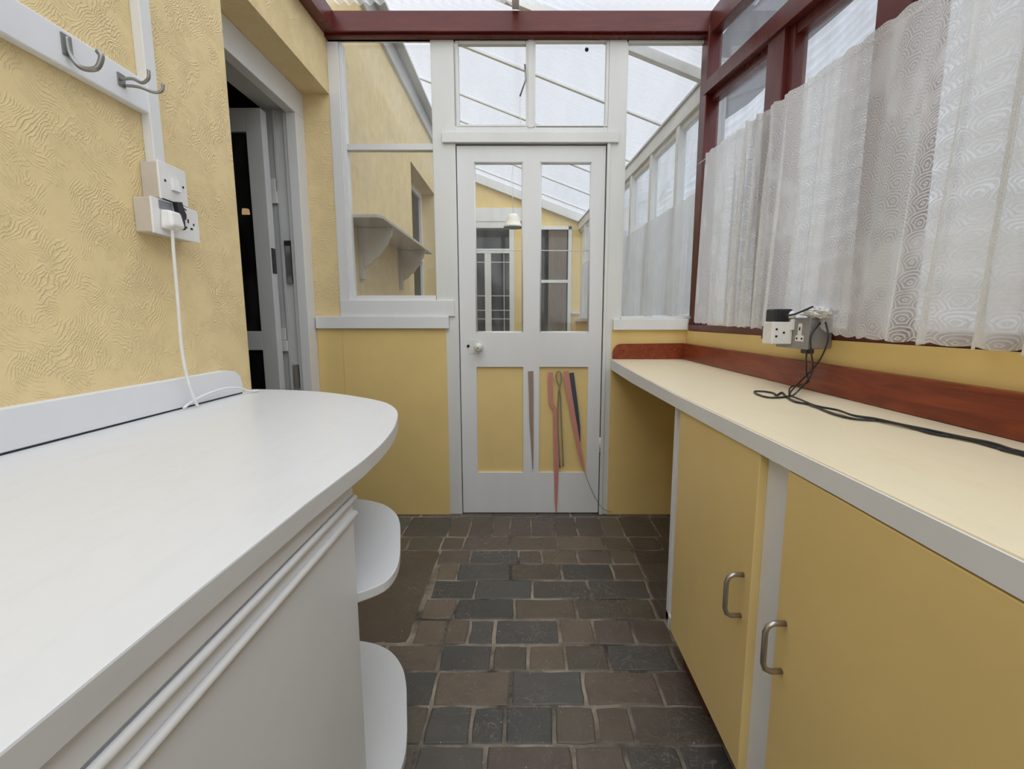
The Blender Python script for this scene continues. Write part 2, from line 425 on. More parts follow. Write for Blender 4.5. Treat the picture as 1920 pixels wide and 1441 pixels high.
# ------------------------------------------------------------------ walls
m = MB(); XO = -1.30
m.box(XO, XL, YF, 1.65, 0, 2.62)                              # beside the worktop
m.box(XO, XL, 1.65, YB, 2.215, 2.62)                          # over the house door
m.box(XO, XL, YB, 4.22, 0, 3.10); m.box(XO, XL, YB-.86, YB, 2.62, 3.10) if False else None
m.box(XO, XL, 5.30, YE, 0, 3.10); m.box(XO, XL, 4.22, 5.30, 0, 1.05); m.box(XO, XL, 4.22, 5.30, 2.45, 3.10)
ST(m, 'wall_left', 'yellow_plaster', 'yellow combed plaster house wall running through both rooms')
m = MB(); m.box(XR, 1.0, YF, YB+.06, 0, 1.035)
ST(m, 'wall_right', 'yellow_paint', 'low yellow painted wall under the curtained windows')
m = MB(); m.box(XO, 1.0, YF-.12, YF, 0, 1.0); ST(m, 'wall_front', 'yellow_paint')  # unseen wall, kept low so that light enters from behind
w9 = frame_thing('fill_window')  # unseen glazing, added to let fill light in above the low wall
m = MB(); m.box(XL, .95, YF-.08, YF-.02, 1.0, 1.06); m.box(XL, .95, YF-.08, YF-.02, 2.3, 2.4)
for x in (XL, -.34, .30, .89): m.box(x, x+.06, YF-.08, YF-.02, 1.06, 2.3)
m.build('window_frame', 'red_frame', w9); MB().box(XL, .95, YF-.05, YF-.046, 1.06, 2.3).build('pane', 'glass', w9)
m = MB()
m.box(-1.112, -.42, YB, YB+.05, 0, 1.05) if False else m.box(XL, -.42, YB, YB+.05, 0, 1.05)
m.box(-1.112, XL, YB-.003, YB-.0005, 0, 1.047); m.box(.47, XR, YB, YB+.05, 0, 1.04)
ST(m, 'wall_back', 'yellow_paint', 'yellow boarded lower panels either side of the white door')
m = MB(); m.box(-.977, -.973, YB-.004, YB-.001, .0, 1.04); ST(m, 'trim_1', 'yellow_door_paint')
# dado rails and boards on the partition
m = MB(); m.box(-1.11, -.402, YB-.022, YB, 1.047, 1.112); ST(m, 'trim_2', 'white_gloss', 'white dado rail left of the door', .003)
m = MB(); m.box(.474, .87, YB-.026, YB+.02, 1.040, 1.098); ST(m, 'trim_3', 'white_gloss', 'white sill board right of the door', .003)
m = MB(); m.box(-.978, -.372, YB-.010, YB+.05, 1.112, 1.196); ST(m, 'trim_4', 'white_gloss', 'white board under the left partition pane', .002)
# posts of the partition
m = MB(); m.box(-.468, -.352, YB+.004, YB+.07, 0, 2.47); ST(m, 'trim_5', 'white_old', 'white post on the left side of the door', .002)
m = MB(); m.box(.425, .512, YB+.004, YB+.07, 0, 2.47); ST(m, 'trim_6', 'white_old', 'white post on the hinge side of the door', .002)
m = MB(); m.box(-.418, .480, YB-.012, YB+.004, 1.985, 2.035); ST(m, 'trim_7', 'white_old', 'white head board above the door', .002)
m = MB(); m.box(-.978, .90, YB, YB+.03, 2.468, 2.50); ST(m, 'trim_8', 'white_old', 'white top rail of the partition', .002)
m = MB(); m.box(-.352, .425, YB+.006, YB+.07, 1.985, 2.068); ST(m, 'trim_9', 'white_old', None, .001)
m = MB(); m.box(.424, .440, YB-.004, YB+.004, 0, 1.985); ST(m, 'trim_20', 'white_old', None, .001)
# beams
zb0, zb1 = 2.480, 2.572
m = MB(); m.box(-.98, .955, YB-.045, YB+.03, zb0, zb1); m.box(-.98, .94, YB-.025, YB+.02, zb0-.012, zb0)
ST(m, 'trim_10', 'red_beam', 'dark red beam across the top of the partition', .002)
def slope_beam(name, x0, x1, ya, za0, za1, yb, zb0_, zb1_, mat, label, bev=.002):
    m = MB().hexa([(x0, ya, za0), (x1, ya, za0), (x1, ya, za1), (x0, ya, za1)], [(x0, yb, zb0_), (x1, yb, zb0_), (x1, yb, zb1_), (x0, yb, zb1_)])
    return ST(m, name, mat, label, bev)
slope_beam('trim_11', -.98, -.925, YB-.04, 2.478, 2.572, YF, 2.478-.05*4.3, 2.572-.05*4.3, 'red_beam', 'dark red wall plate along the top of the yellow wall')
slope_beam('trim_12', .905, .96, YB-.02, 2.475, 2.575, YF, 2.475-.19*4.4, 2.575-.19*4.4+.25, 'red_beam', 'dark red top rail over the side windows')
m = MB()
m.hexa([(-.036-.022, YB-.05, 2.572), (-.036+.012, YB-.05, 2.572), (-.036+.012, YB-.05, 2.63), (-.036-.022, YB-.05, 2.63)], [(-.058, YF, 2.40), (-.024, YF, 2.40), (-.024, YF, 2.46), (-.058, YF, 2.46)])
ST(m, 'trim_13', 'white_old', 'white rafter under the clear roof', .002)

# ------------------------------------------------------------------ roofs
def corrugated(name, x0, x1, y0, y1, zf, along, pitch, amp, mat, label):
    bm = bmesh.new()
    if along == 'y':
        n_ = int((x1-x0)/pitch*6)
        cols = [(x0+(x1-x0)*i/n_) for i in range(n_+1)]
        a = [bm.verts.new((x, y0, zf(x, y0)+amp*math.sin(2*math.pi*x/pitch))) for x in cols]
        b = [bm.verts.new((x, y1, zf(x, y1)+amp*math.sin(2*math.pi*x/pitch))) for x in cols]
    else:
        n_ = int((y1-y0)/pitch*6)
        cols = [(y0+(y1-y0)*i/n_) for i in range(n_+1)]
        a = [bm.verts.new((x0, y, zf(x0, y)+amp*math.sin(2*math.pi*y/pitch))) for y in cols]
        b = [bm.verts.new((x1, y, zf(x1, y)+amp*math.sin(2*math.pi*y/pitch))) for y in cols]
    for i in range(n_): bm.faces.new((a[i], a[i+1], b[i+1], b[i])).smooth = True
    me = bpy.data.meshes.new(name); bm.to_mesh(me); bm.free(); me.materials.append(MT[mat])
    o = bpy.data.objects.new(name, me); COL.objects.link(o)
    return o
o = corrugated('ceiling', -1.05, 1.15, YF, YB+.02, lambda x, y: 2.64+.03*(y-YB), 'y', .050, .008, 'polycarbonate', None)
o['kind'] = 'structure'; o['label'] = 'clear corrugated plastic roof over the utility room'
ZL2, SL = 3.12, .37
roof2 = lambda x, y: ZL2-SL*(x+.98)
o = corrugated('ceiling.001', -1.05, 1.12, YB+.06, YE+.1, lambda x, y: roof2(x, y)+.035, 'x', .05, .007, 'polycarbonate', None)
o['kind'] = 'structure'; o['label'] = 'clear corrugated plastic lean-to roof beyond the partition'
# rafters of the lean-to
for i, y in enumerate((2.72, 3.42, 4.20, 4.80, 5.50, 6.20)):
    hh = .06 if i == 0 else .018; wd_ = .02 if i == 0 else .013
    m = MB().hexa([(-.98, y-wd_, roof2(-.98, y)-hh+.03), (-.98, y+wd_, roof2(-.98, y)-hh+.03), (-.98, y+wd_, roof2(-.98, y)+.025), (-.98, y-wd_, roof2(-.98, y)+.025)],
                  [(1.0, y-wd_, roof2(1.0, y)-hh+.03), (1.0, y+wd_, roof2(1.0, y)-hh+.03), (1.0, y+wd_, roof2(1.0, y)+.025), (1.0, y-wd_, roof2(1.0, y)+.025)])
    ST(m, 'trim_%d' % (21+i), 'white_old', None, .001)
m = MB().hexa([(-.98, YB+.07, 2.955), (-.955, YB+.07, 2.955), (-.955, YB+.07, 3.11), (-.98, YB+.07, 3.11)], [(-.98, YE, 2.955), (-.955, YE, 2.955), (-.955, YE, 3.11), (-.98, YE, 3.11)])
m.hexa([(-.98, YB+.07, 3.10), (-.87, YB+.07, 3.06), (-.87, YB+.07, 3.08), (-.98, YB+.07, 3.12)], [(-.98, YE, 3.10), (-.87, YE, 3.06), (-.87, YE, 3.08), (-.98, YE, 3.12)])
ST(m, 'trim_14', 'white_grey', 'white painted wall plate at the top of the house wall beyond')

# ------------------------------------------------------------------ partition windows
def sash(m, x0, x1, z0, z1, w_, y0, y1):
    m.box(x0, x0+w_, y0, y1, z0, z1); m.box(x1-w_, x1, y0, y1, z0, z1)
    m.box(x0+w_, x1-w_, y0, y1, z0, z0+w_); m.box(x0+w_, x1-w_, y0, y1, z1-w_, z1); return m
w1 = frame_thing('window_1', 'tall left pane of the partition', (0, 0, 0))
m = MB(); m.box(-.980, -.925, YB-.004, YB+.06, 1.196, 2.457); m.box(-.925, -.908, YB+.006, YB+.05, 1.196, 2.457)
m.box(-.908, -.47, YB+.006, YB+.05, 1.196, 1.222)
m.build('window_frame', 'white_gloss', w1, .002)
MB().box(-.908, -.468, YB+.008, YB+.045, 1.955, 1.985).build('glazing_bar', 'white_old', w1, .001)
MB().box(-.912, -.466, YB+.026, YB+.030, 1.215, 2.457).build('pane', 'glass', w1)
for k, (x0, x1, z0, z1, nm) in enumerate(((-.345, .024, 2.062, 2.468, 'window_2'), (.040, .425, 2.060, 2.480, 'window_3'))):
    wd = frame_thing(nm, ('left' if k == 0 else 'right')+' small pane above the door')
    sash(MB(), x0, x1, z0, z1, .016, YB+.006, YB+.036).build('window_frame', 'white_old', wd, .003)
    MB().box(x0+.015, x1-.015, YB+.028, YB+.032, z0+.015, z1-.015).build('pane', 'glass', wd)
m = MB(); m.box(.018, .046, YB+.002, YB+.07, 2.06, 2.47); ST(m, 'trim_15', 'white_old', 'white mullion between the panes above the door', .003)
w4 = frame_thing('window_4', 'tall right pane of the partition with a sheer curtain beyond')
m = MB(); m.box(.500, .520, YB+.006, YB+.06, 1.10, 2.447); m.box(.52, .905, YB+.01, YB+.06, 1.098, 1.112); m.box(.52, .905, YB+.006, YB+.034, 2.456, 2.470)
m.build('window_frame', 'white_old', w4, .002)
MB().box(.515, .905, YB+.03, YB+.034, 1.105, 2.465).build('pane', 'glass', w4)
# stay hanging in the opening casement
st = thing('window_stay', 'thin metal window stay dangling in the left pane above the door', 'window stay', (.0, YB+.05, 2.2))
pA, pB, pC = onY(984, 120, YB-.005), onY(986, 148, YB-.005), onY(975, 180, YB-.005)
MB().tube([pA, pB, pC], .004, 8, smooth=False).build('arm', 'hook_metal', st)
MB().tube([pC, onY(975, 205, YB-.004), onY(976, 230, YB-.004)], .0018, 6).build('cord', 'white_plastic', st)
MB().lathe([(.001, 0), (.0095, .001), (.0095, .004), (.001, .005)], onY(1100, 93, YB+.024), (0, -1, 0), 16).build('scratch_hole', 'dark_hole')
bpy.data.objects['scratch_hole'].name = 'ventilation_plug'
tag(bpy.data.objects['ventilation_plug'], 'small black oval plug at the top of the right pane above the door', 'plug')
bpy.data.objects['ventilation_plug'].scale = (1, 1, 1)

# ------------------------------------------------------------------ the white half-glazed door
DX0, DX1, DZ0, DZ1 = -.347, .419, .006, 1.976
DY = YB+.012
def dq(px, py): p = onY(px, py, DY); return p[0], p[2]
d1 = frame_thing('door_1', 'white half glazed door with two yellow lower panels', (DX1, DY, 0))
gL0, gT = dq(888, 303); gL1, gB = dq(981, 623); gR0, _ = dq(1013, 303); gR1, _ = dq(1104, 623)
pT = dq(900, 687)[1]; pBm = dq(900, 885)[1]; pl0 = dq(895, 790)[0]; pl1 = dq(981, 790)[0]; pr0 = dq(1013, 790)[0]; pr1 = dq(1098, 790)[0]
DT = .042
m = MB()
m.box(DX0, gL0, DY, DY+DT, DZ0, DZ1); m.box(gR1, DX1, DY, DY+DT, DZ0, DZ1)
m.box(gL0, gR1, DY, DY+DT, gT, DZ1); m.box(gL0, gR1, DY, DY+DT, pT, gB); m.box(gL0, gR1, DY, DY+DT, DZ0, pBm)
m.box(gL1, gR0, DY, DY+DT, gB, gT); m.box(gL1, gR0, DY, DY+DT, pBm, pT)
m.build('door_leaf', 'white_gloss', d1)
m = MB()
for a, b in ((gL0, gL1), (gR0, gR1)):     # bevelled beading round the glass
    for (q0, q1) in (((a, gT), (b, gT)), ((a, gB), (b, gB)), ((a, gB), (a, gT)), ((b, gB), (b, gT))):
        m.tube([(q0[0], DY+.010, q0[1]), (q1[0], DY+.010, q1[1])], .008, 8, smooth=False)
m.build('glazing_bead', 'white_old', d1)
MB().box(gL0-.004, gL1+.004, DY+.018, DY+.022, gB-.004, gT+.004).build('pane', 'glass', d1)
MB().box(gR0-.004, gR1+.004, DY+.018, DY+.022, gB-.004, gT+.004).build('pane', 'glass', d1)
MB().box(gL0-.004, gL1+.004, DY+.013, DY+.028, pBm-.004, pT+.004).build('lower_panel', 'yellow_door_paint', d1)
MB().box(gR0-.004, gR1+.004, DY+.013, DY+.028, pBm-.004, pT+.004).build('lower_panel', 'yellow_door_paint', d1)
kp = onY(898, 650, DY)
MB().lathe([(.0, 0), (.022, .0), (.022, .004), (.009, .008), (.009, .022), (.020, .030), (.0245, .040), (.022, .052), (.012, .058), (.001, .060)], kp, (0, -1, 0)).build('door_knob', 'ceramic', d1, label='cream porcelain knob')
MB().prism([onY(x, y, DY-.002) for x, y in ((879, 636), (897, 636), (897, 662), (879, 662))], (0, .003, 0)).build('rim_plate', 'white_old', d1)
MB().lathe([(.0, 0), (.008, 0), (.008, .002), (.001, .002)], onY(878, 648, DY-.001), (0, -1, 0), 12).build('keyhole', 'dark_hole', d1)
MB().lathe([(.0, 0), (.005, 0), (.004, .002), (.001, .0025)], (kp[0], DY-.0595, kp[2]), (0, -1, 0), 12).build('knob_screw', 'steel', d1)
for yy in (355, 833):
    hp = onY(1138 if yy < 500 else 1125, yy, DY)
    m = MB(); m.tube([(hp[0], DY-.006, hp[2]-.042), (hp[0], DY-.006, hp[2]+.042)], .0055, 8, smooth=False)
    m.build('hinge', 'white_old', d1)
# curtain wire behind the glass
m = MB(); m.box(-.352, -.335, DY+DT+.001, DY+DT+.02, 0, 1.985); m.box(.405, .425, DY+DT+.001, DY+DT+.02, 0, 1.985); m.box(-.335, .405, DY+DT+.001, DY+DT+.02, 1.965, 1.985); ST(m, 'trim_18', 'white_old')
MB().tube([(gL0-.02, DY+.047, dq(888, 466)[1]), (gR1+.02, DY+.047, dq(888, 467)[1])], .0025, 8, smooth=False).build('net_wire', 'white_plastic', d1)

# straps pinned on the door
def strap(name, pts, widths, mat, label, y=DY-.003):
    P = [onY(px, py, y-.0006*i) for i, (px, py) in enumerate(pts)]
    W = [wd/FPX*2.5 for wd in widths]
    return tag(MB().ribbon(P, W, (0, -1, 0)).build(name, mat), label, 'strap')
g = 'straps pinned on the white door'
strap('leather_strap', [(995, 695), (996, 740), (996.5, 790), (998, 830), (999, 879)], [10, 9, 8, 5, 1.5], 'brown_strap', 'short brown tapering strap pinned on the middle rail of the door')
strap('ribbon_strap', [(1032, 697), (1032, 725), (1033, 755), (1042, 768), (1042, 800), (1043, 850), (1043, 900), (1042.5, 940), (1043, 960)], [10, 9, 8, 9, 9, 9, 8, 5, 2], 'pink_strap', 'pink ribbon strap with a kink hanging down to the foot of the door')
strap('ribbon_strap', [(1061, 695), (1066, 730), (1074, 775), (1083, 825), (1090, 860), (1095, 880)], [11, 11, 9, 8, 7, 3], 'pink_strap', 'pink strap slanting to the right, its thread trailing to the door corner', DY-.008)
strap('webbing_strap', [(1071, 698), (1075, 730), (1080, 765), (1084, 800), (1086, 828)], [10, 10, 9, 8, 5], 'slate_strap', 'dark slate webbing strap behind the slanting pink one', DY-.004)
m = MB(); lp = [(1050, 876), (1046, 800), (1047, 740), (1049, 725), (1044, 712), (1043, 700), (1047, 695), (1052, 700), (1052, 715), (1049, 728), (1051, 745), (1053, 800), (1056, 873)]
m.tube([onY(x, y, DY-.006-.0003*i) for i, (x, y) in enumerate(lp)], .0075, 8, flat=.5)
tag(m.build('looped_strap', 'khaki_strap'), 'khaki looped strap hanging between the two pink straps', 'strap')
m = MB(); m.tube([onY(1095, 880, DY-.010), onY(1104, 905, DY-.012), onY(1118, 935, DY-.014), onY(1130, 952, DY-.016), onY(1148, 959, DY-.018)], .0016, 6)
th_ = m.build('thread', 'brown_strap'); th_.parent = bpy.data.objects['ribbon_strap.001']; 

# ------------------------------------------------------------------ right-hand windows, dark red
w5 = frame_thing('window_5', 'dark red framed side windows above the net curtain')
def tz(y): return 2.065+.145*(y-1.575)       # transom underside
def rz(y): return 2.475+.19*(y-2.49)         # rail underside
X0, X1 = .888, .965
m = MB(); m.box(.893, .962, YB-.055, YB+.03, 1.04, 2.50); m.build('corner_post', 'red_frame', w5, .003)
m = MB()
for y0, y1 in ((1.755, 1.870), (1.190, 1.305), (.60, .71), (.02, .13), (-.56, -.45), (-1.14, -1.03)):
    m = MB().box(X0+.012, X1, y0, y1, 1.04, tz((y0+y1)/2)+.02); m.box(X0+.03, X1, y0-.035, y0, 1.04, tz(y0)+.02)
    m.build('mullion', 'red_frame', w5, .002)
a, b = YB-.03, YF
MB().hexa([(X0, a, tz(a)), (X1, a, tz(a)), (X1, a, tz(a)+.058), (X0, a, tz(a)+.058)], [(X0, b, tz(b)), (X1, b, tz(b)), (X1, b, tz(b)+.13), (X0, b, tz(b)+.13)]).build('transom', 'red_frame', w5, .002)
MB().hexa([(X0+.035, a, tz(a)-.035), (X1, a, tz(a)-.035), (X1, a, tz(a)), (X0+.035, a, tz(a))], [(X0+.035, b, tz(b)-.035), (X1, b, tz(b)-.035), (X1, b, tz(b)), (X0+.035, b, tz(b))]).build('casement_rail', 'red_frame', w5, .002)
MB().hexa([(.872, a, 1.036), (X1, a, 1.036), (X1, a, 1.066), (.872, a, 1.066)], [(.872, b, 1.036), (X1, b, 1.036), (X1, b, 1.066), (.872, b, 1.066)]).build('window_sill', 'red_frame', w5, .002)
MB().prism([(.95, a, 1.06), (.95, b, 1.06), (.95, b, rz(b)+.02), (.95, a, rz(a)+.02)], (.004, 0, 0)).build('pane', 'glass_dusty', w5)

# ------------------------------------------------------------------ left: worktop, cabinet, shelves
ZT = .845
out = [(-.98, 1.658), (-.88, 1.645), (-.75, 1.612), (-.65, 1.565), (-.56, 1.505), (-.47, 1.435), (-.408, 1.368), (-.355, 1.268), (-.326, 1.173), (-.302, 1.053), (-.288, .92), (-.286, .80), (-.296, .60), (-.300, .40), (-.300, YF+.4), (-.98, YF+.4)]
def _none(): pass
wt = thing('worktop', 'white worktop with a rounded end along the yellow wall', 'worktop', (-.64, .4, ZT))
core = spline([Vector((x, y, ZT-.032)) for x, y in out[:12]], 4)+[Vector((x, y, ZT-.032)) for x, y in out[12:]]
MB().prism(core, (0, 0, .032)).build('top', 'white_laminate', wt, .0025)
up = [(-.98, YF+.4, ZT+.0035), (-.98, 1.560, ZT+.0035), (-.98, 1.565, ZT+.03), (-.98, 1.555, ZT+.060), (-.98, 1.53, ZT+.078), (-.98, 1.48, ZT+.086), (-.98, YF+.4, ZT+.078)]
MB().box(-.979, -.9575, YF+.4, 1.558, ZT, ZT+.0035).build('gap_shade', 'toe_black', wt)  # black strip drawing the shade of the gap under the upstand
MB().prism(up, (.022, 0, 0)).build('upstand', 'white_cool', wt, .002)
CB = thing('base_cabinet', 'white painted cabinet under the white worktop, two beads along its front', 'cabinet', (-.64, .2, 0))
XF = -.312
m = MB().box(-.975, XF-.02, YF+.45, .805, 0, .811); m.build('carcass', 'white_cool', CB, .002)
MB().box(XF-.019, XF+.004, YF+.45, .800, .781, .808).build('top_rail', 'white_cool', CB, .002)
MB().box(XF-.019, XF, YF+.45, .807, .02, .776).build('front_panel', 'white_cool', CB, .002)
for zz in (.772, .742):
    MB().tube([(XF-.10, .812, zz-.001), (XF-.004, .812, zz), (XF+.004, .806, zz), (XF+.004, .4, zz), (XF+.004, YF+.45, zz)], .0055, 8, smooth=False).build('bead', 'white_gloss', CB)
def shelf_pts(z, k=1, dx=0, dy=0):
    p = [(-.975, .808), (-.318, .812), (-.276, .850), (-.266, .905), (-.276, .97), (-.298, 1.055), (-.316, 1.12), (-.342, 1.18), (-.385, 1.235), (-.435, 1.268), (-.50, 1.287), (-.62, 1.30), (-.975, 1.32)]
    return [Vector((x+dx, y+dy, z)) for x, y in p]
SU = thing('open_shelf_unit', 'white rounded open end shelves between the white cabinet and the doorway', 'shelf unit', (-.7, 1.15, 0))
for z, dx in ((.560, 0), (.110, 0)):
    sp_ = shelf_pts(z, dx=dx); sp_ = [sp_[0]]+spline(sp_[1:], 4)
    MB().prism(sp_, (0, 0, .020)).build('shelf', 'white_laminate', SU, .002)
MB().box(-.975, -.955, .81, 1.3, 0, .812).build('back_panel', 'white_cool', SU)
MB().box(-.95, -.40, .808, .83, 0, .108).build('plinth', 'white_cool', SU)

# ------------------------------------------------------------------ right: cupboard, counter
ZC = .884
ct = thing('counter', 'cream laminate counter with a dark red upstand under the net curtain', 'counter', (.66, 1.0, ZC))
edge = [(.474, YB-.002), (.448, 1.90), (.432, 1.30), (.438, .62), (.438, YF+.3)]
poly = [(x, y, ZC-.030) for x, y in edge]+[(.868, YF+.3, ZC-.030), (.868, YB-.002, ZC-.030)]
MB().prism(poly, (0, 0, .030)).build('top', 'cream_laminate', ct, .0015)
m = MB()
FH = (.058, .050, .038, .036, .038)
for (xa, ya), (xb, yb), ha, hb in zip(edge, edge[1:], FH, FH[1:]):
    m.hexa([(xa-.003, ya, ZC-ha), (xa+.010, ya, ZC-ha), (xa+.010, ya, ZC-.003), (xa-.003, ya, ZC-.003)], [(xb-.003, yb, ZC-hb), (xb+.010, yb, ZC-hb), (xb+.010, yb, ZC-.003), (xb-.003, yb, ZC-.003)])
m.build('front_edging', 'white_cool', ct)
m = MB().prism([(.868, YB-.022, ZC+.001), (.868, YF+.3, ZC+.001), (.868, YF+.3, ZC+.078), (.868, YB-.022, ZC+.086)], (-.020, 0, 0))
m.build('upstand', 'red_upstand', ct, .002)
arc = [(.476, ZC+.001)]+[(.520-.044*math.cos(t*math.pi/2/6), ZC+.03+.052*math.sin(t*math.pi/2/6)) for t in range(0, 7)]+[(.868, ZC+.086), (.868, ZC+.001)]
MB().prism([(x, YB-.004, z) for x, z in arc], (0, -.018, 0)).build('end_upstand', 'red_upstand', ct, .001)

cu = thing('cupboard', 'yellow doored cupboard with white stiles under the cream counter', 'cupboard', (.66, .3, 0))
XC = .457; Y1 = 1.370
MB().box(XC+.002, .868, YF+.35, Y1, .152, ZC-.036).build('carcass', 'white_cool', cu, .001)
MB().box(XC+.002, .868, Y1-.02, Y1, 0.118, .152).build('side_panel', 'white_cool', cu)
MB().box(XC+.17, .86, YF+.4, Y1-.05, 0, .152).build('plinth', 'toe_black', cu)
MB().box(XC-.004, XC+.002, YF+.35, Y1, .152, .176).build('bottom_rail', 'white_cool', cu)
MB().box(XC-.004, XC+.002, Y1-.022, Y1, .152, ZC-.036).build('stile', 'white_cool', cu)
MB().box(XC-.004, XC+.002, .72, .86, .152, ZC-.036).build('stile', 'white_cool', cu)
MB().box(XC-.004, XC+.002, .72-1.3, .86-1.3, .152, ZC-.036).build('stile', 'white_cool', cu)
def cup_door(y0, y1, hy, lab):
    d = MB().box(XC-.021, XC-.003, y0, y1, .174, .845).build('door', 'yellow_door_paint', cu, .002)
    d['label'] = lab
    x = XC-.021
    pth = [(x, hy, .590), (x-.020, hy, .590), (x-.029, hy, .585), (x-.033, hy, .574), (x-.033, hy, .518), (x-.029, hy, .507), (x-.020, hy, .502), (x, hy, .502)]
    MB().tube(pth, .0048, 12, smooth=False).build('handle', 'steel', d)
cup_door(.832, 1.275, .862, 'narrower yellow cupboard door at the far end')
cup_door(-.52, .740, .712, 'wide yellow cupboard door nearest the camera')
m = MB().box(.505, .607, 1.15, 1.345, 0, .065); tag(m.build('loose_brick', 'brick_red', None, .004), 'red brick lying under the yellow cupboard', 'brick')

# ------------------------------------------------------------------ net curtain
def curtain(name, mat, x0, ya, yb, ztop, zbot, amp, pitch, label, group=None, lift=None, xf=None, scallop=.006, over=.0):
    bm = bmesh.new(); uv = bm.loops.layers.uv.new('UVMap')
    n_ = int(abs(yb-ya)/.0045); rows = 44
    r0 = random.Random(3); ph = [r0.uniform(0, 6.28) for _ in range(6)]
    def fold(y, t):
        s = y+.012*math.sin(y*9+ph[0])+.010*math.sin(t*2.2+y*5)*t
        a = amp*(.55+.45*math.sin(y*6.1+ph[1]))
        return a*(.35+.65*t)*(math.sin(2*math.pi*s/pitch)+.45*math.sin(2*math.pi*s/(pitch*.43)+ph[2])*(1-.4*t)+.4*math.sin(2*math.pi*s/(pitch*2.3)+ph[3]))
    g = []; L = 0; last = None; us = []
    for i in range(n_+1):
        y = ya+(yb-ya)*i/n_
        xm = (xf(y) if xf else x0)
        p = Vector((xm-fold(y, .6), y))
        if last: L += (p-last).length
        last = p; us.append(L)
        zt = ztop(y)+.004*math.sin(y*80)*math.sin(y*23); zb_ = zbot(y)-scallop*abs(math.sin(math.pi*L/.045))
        col = []
        for j in range(rows+1):
            t = j/rows; z = zt+(zb_-zt)*t; x = xm-fold(y, t)-.018*t
            ks = (y+.012*math.sin(y*9+ph[0]))
            yy = y-.02*t*t*math.sin(y*4)+(.2+.8*min(1, t*3))*over*(.5+.5*math.sin(y*6.1+ph[1]))*math.cos(2*math.pi*ks/pitch+.4)
            if lift:
                dz, dx = lift(y, t); z += dz; x += dx
            if over: x = min(x, .868+.004*math.sin(y*50)*(1-t)) if t > .85 else min(x, .884)
            if j == 2: x += .002
            col.append(bm.verts.new((x, yy, z)))
        g.append(col)
    for i in range(n_):
        for j in range(rows):
            f = bm.faces.new((g[i][j], g[i+1][j], g[i+1][j+1], g[i][j+1])); f.smooth = True
            for lp, (a, b) in zip(f.loops, ((i, j), (i+1, j), (i+1, j+1), (i, j+1))): lp[uv].uv = (us[a], 1-.8*b/rows)
    me = bpy.data.meshes.new(name); bm.to_mesh(me); bm.free(); me.materials.append(MT[mat])
    o = bpy.data.objects.new(name, me); COL.objects.link(o); return tag(o, label, 'curtain', group)
def lift_socket(y, t):
    k = math.exp(-((y-1.40)/.095)**2)*max(0, (t-.70)/.30)
    return (.060*k, .004*k)
nc = curtain('net_curtain', 'net_lace', .848, YB-.215, YF+.4, lambda y: 1.868-.074*(2.38-y), lambda y: 1.086-.028*(2.38-y), .029, .092,
             'white patterned net curtain with a scalloped hem along the red framed windows', lift=lift_socket, over=.034)
m = MB().tube([(.872, YB-.06, 1.866), (.872, 1.0, 1.760), (.872, YF+.3, 1.55)], .003, 8, smooth=False)
cw = m.build('curtain_wire', 'white_plastic'); cw.parent = nc

# ------------------------------------------------------------------ wall things on the left
cr_ = thing('coat_rack', 'white board with metal coat hooks on the yellow wall', 'coat rack', (XL, .8, 1.65))
MB().box(XL, -.958, -.2, 1.282, 1.613, 1.690).build('board', 'white_cool', cr_, .003)
def hook(y, z, double):
    x = -.958
    if not double:
        m = MB().box(x, x+.003, y-.011, y+.011, z-.012, z+.030)
        m.tube([(x+.003, y, z+.026), (x+.006, y, z-.008), (x+.020, y+.006, z-.030), (x+.045, y+.014, z-.028), (x+.056, y+.018, z-.004), (x+.050, y+.018, z+.008)], lambda t: .0042+.0018*t, 8, flat=1)
    else:
        m = MB().box(x, x+.003, y-.010, y+.010, z-.014, z+.014)
        m.tube([(x+.002, y-.004, z), (x+.030, y-.002, z+.002), (x+.050, y, z-.006), (x+.066, y, z+.004), (x+.068, y, z+.022)], .0036, 8)
        m.tube([(x+.002, y+.008, z-.008), (x+.03, y+.016, z-.008), (x+.055, y+.028, z-.014), (x+.070, y+.034, z-.008), (x+.074, y+.036, z+.008)], .0036, 8)
    return m.build('hook', 'hook_metal', cr_)
hook(.868, 1.668, False); hook(1.058, 1.650, False); hook(1.190, 1.655, True)
m = MB().box(XL, -.955, 1.268, 1.304, 1.495, 2.48); tag(m.build('cable_trunking', 'white_gloss', None, .002), 'white vertical cable trunking running up the yellow wall from the light switch', 'trunking')
# switch
sw = thing('light_switch', 'white single light switch on a surface box above the double socket', 'light switch', (XL, 1.293, 1.45))
xf = -.930
MB().box(XL, xf-.006, 1.246, 1.338, 1.402, 1.492).build('back_box', 'beige_plastic', sw, .003)
MB().box(xf-.006, xf, 1.243, 1.341, 1.400, 1.495).build('face_plate', 'white_plastic', sw, .002)
MB().hexa([(xf, 1.281, 1.430), (xf, 1.309, 1.430), (xf, 1.309, 1.462), (xf, 1.281, 1.462)], [(xf+.007, 1.281, 1.430), (xf+.007, 1.309, 1.430), (xf+.003, 1.309, 1.462), (xf+.003, 1.281, 1.462)]).build('rocker', 'white_plastic', sw, .001)
m = MB()
for yy in (1.262, 1.326): m = MB().lathe([(0, 0), (.0032, 0), (.0032, .001), (.001, .001)], (xf, yy, 1.449), (1, 0, 0), 10); m.build('screw', 'dark_hole', sw)
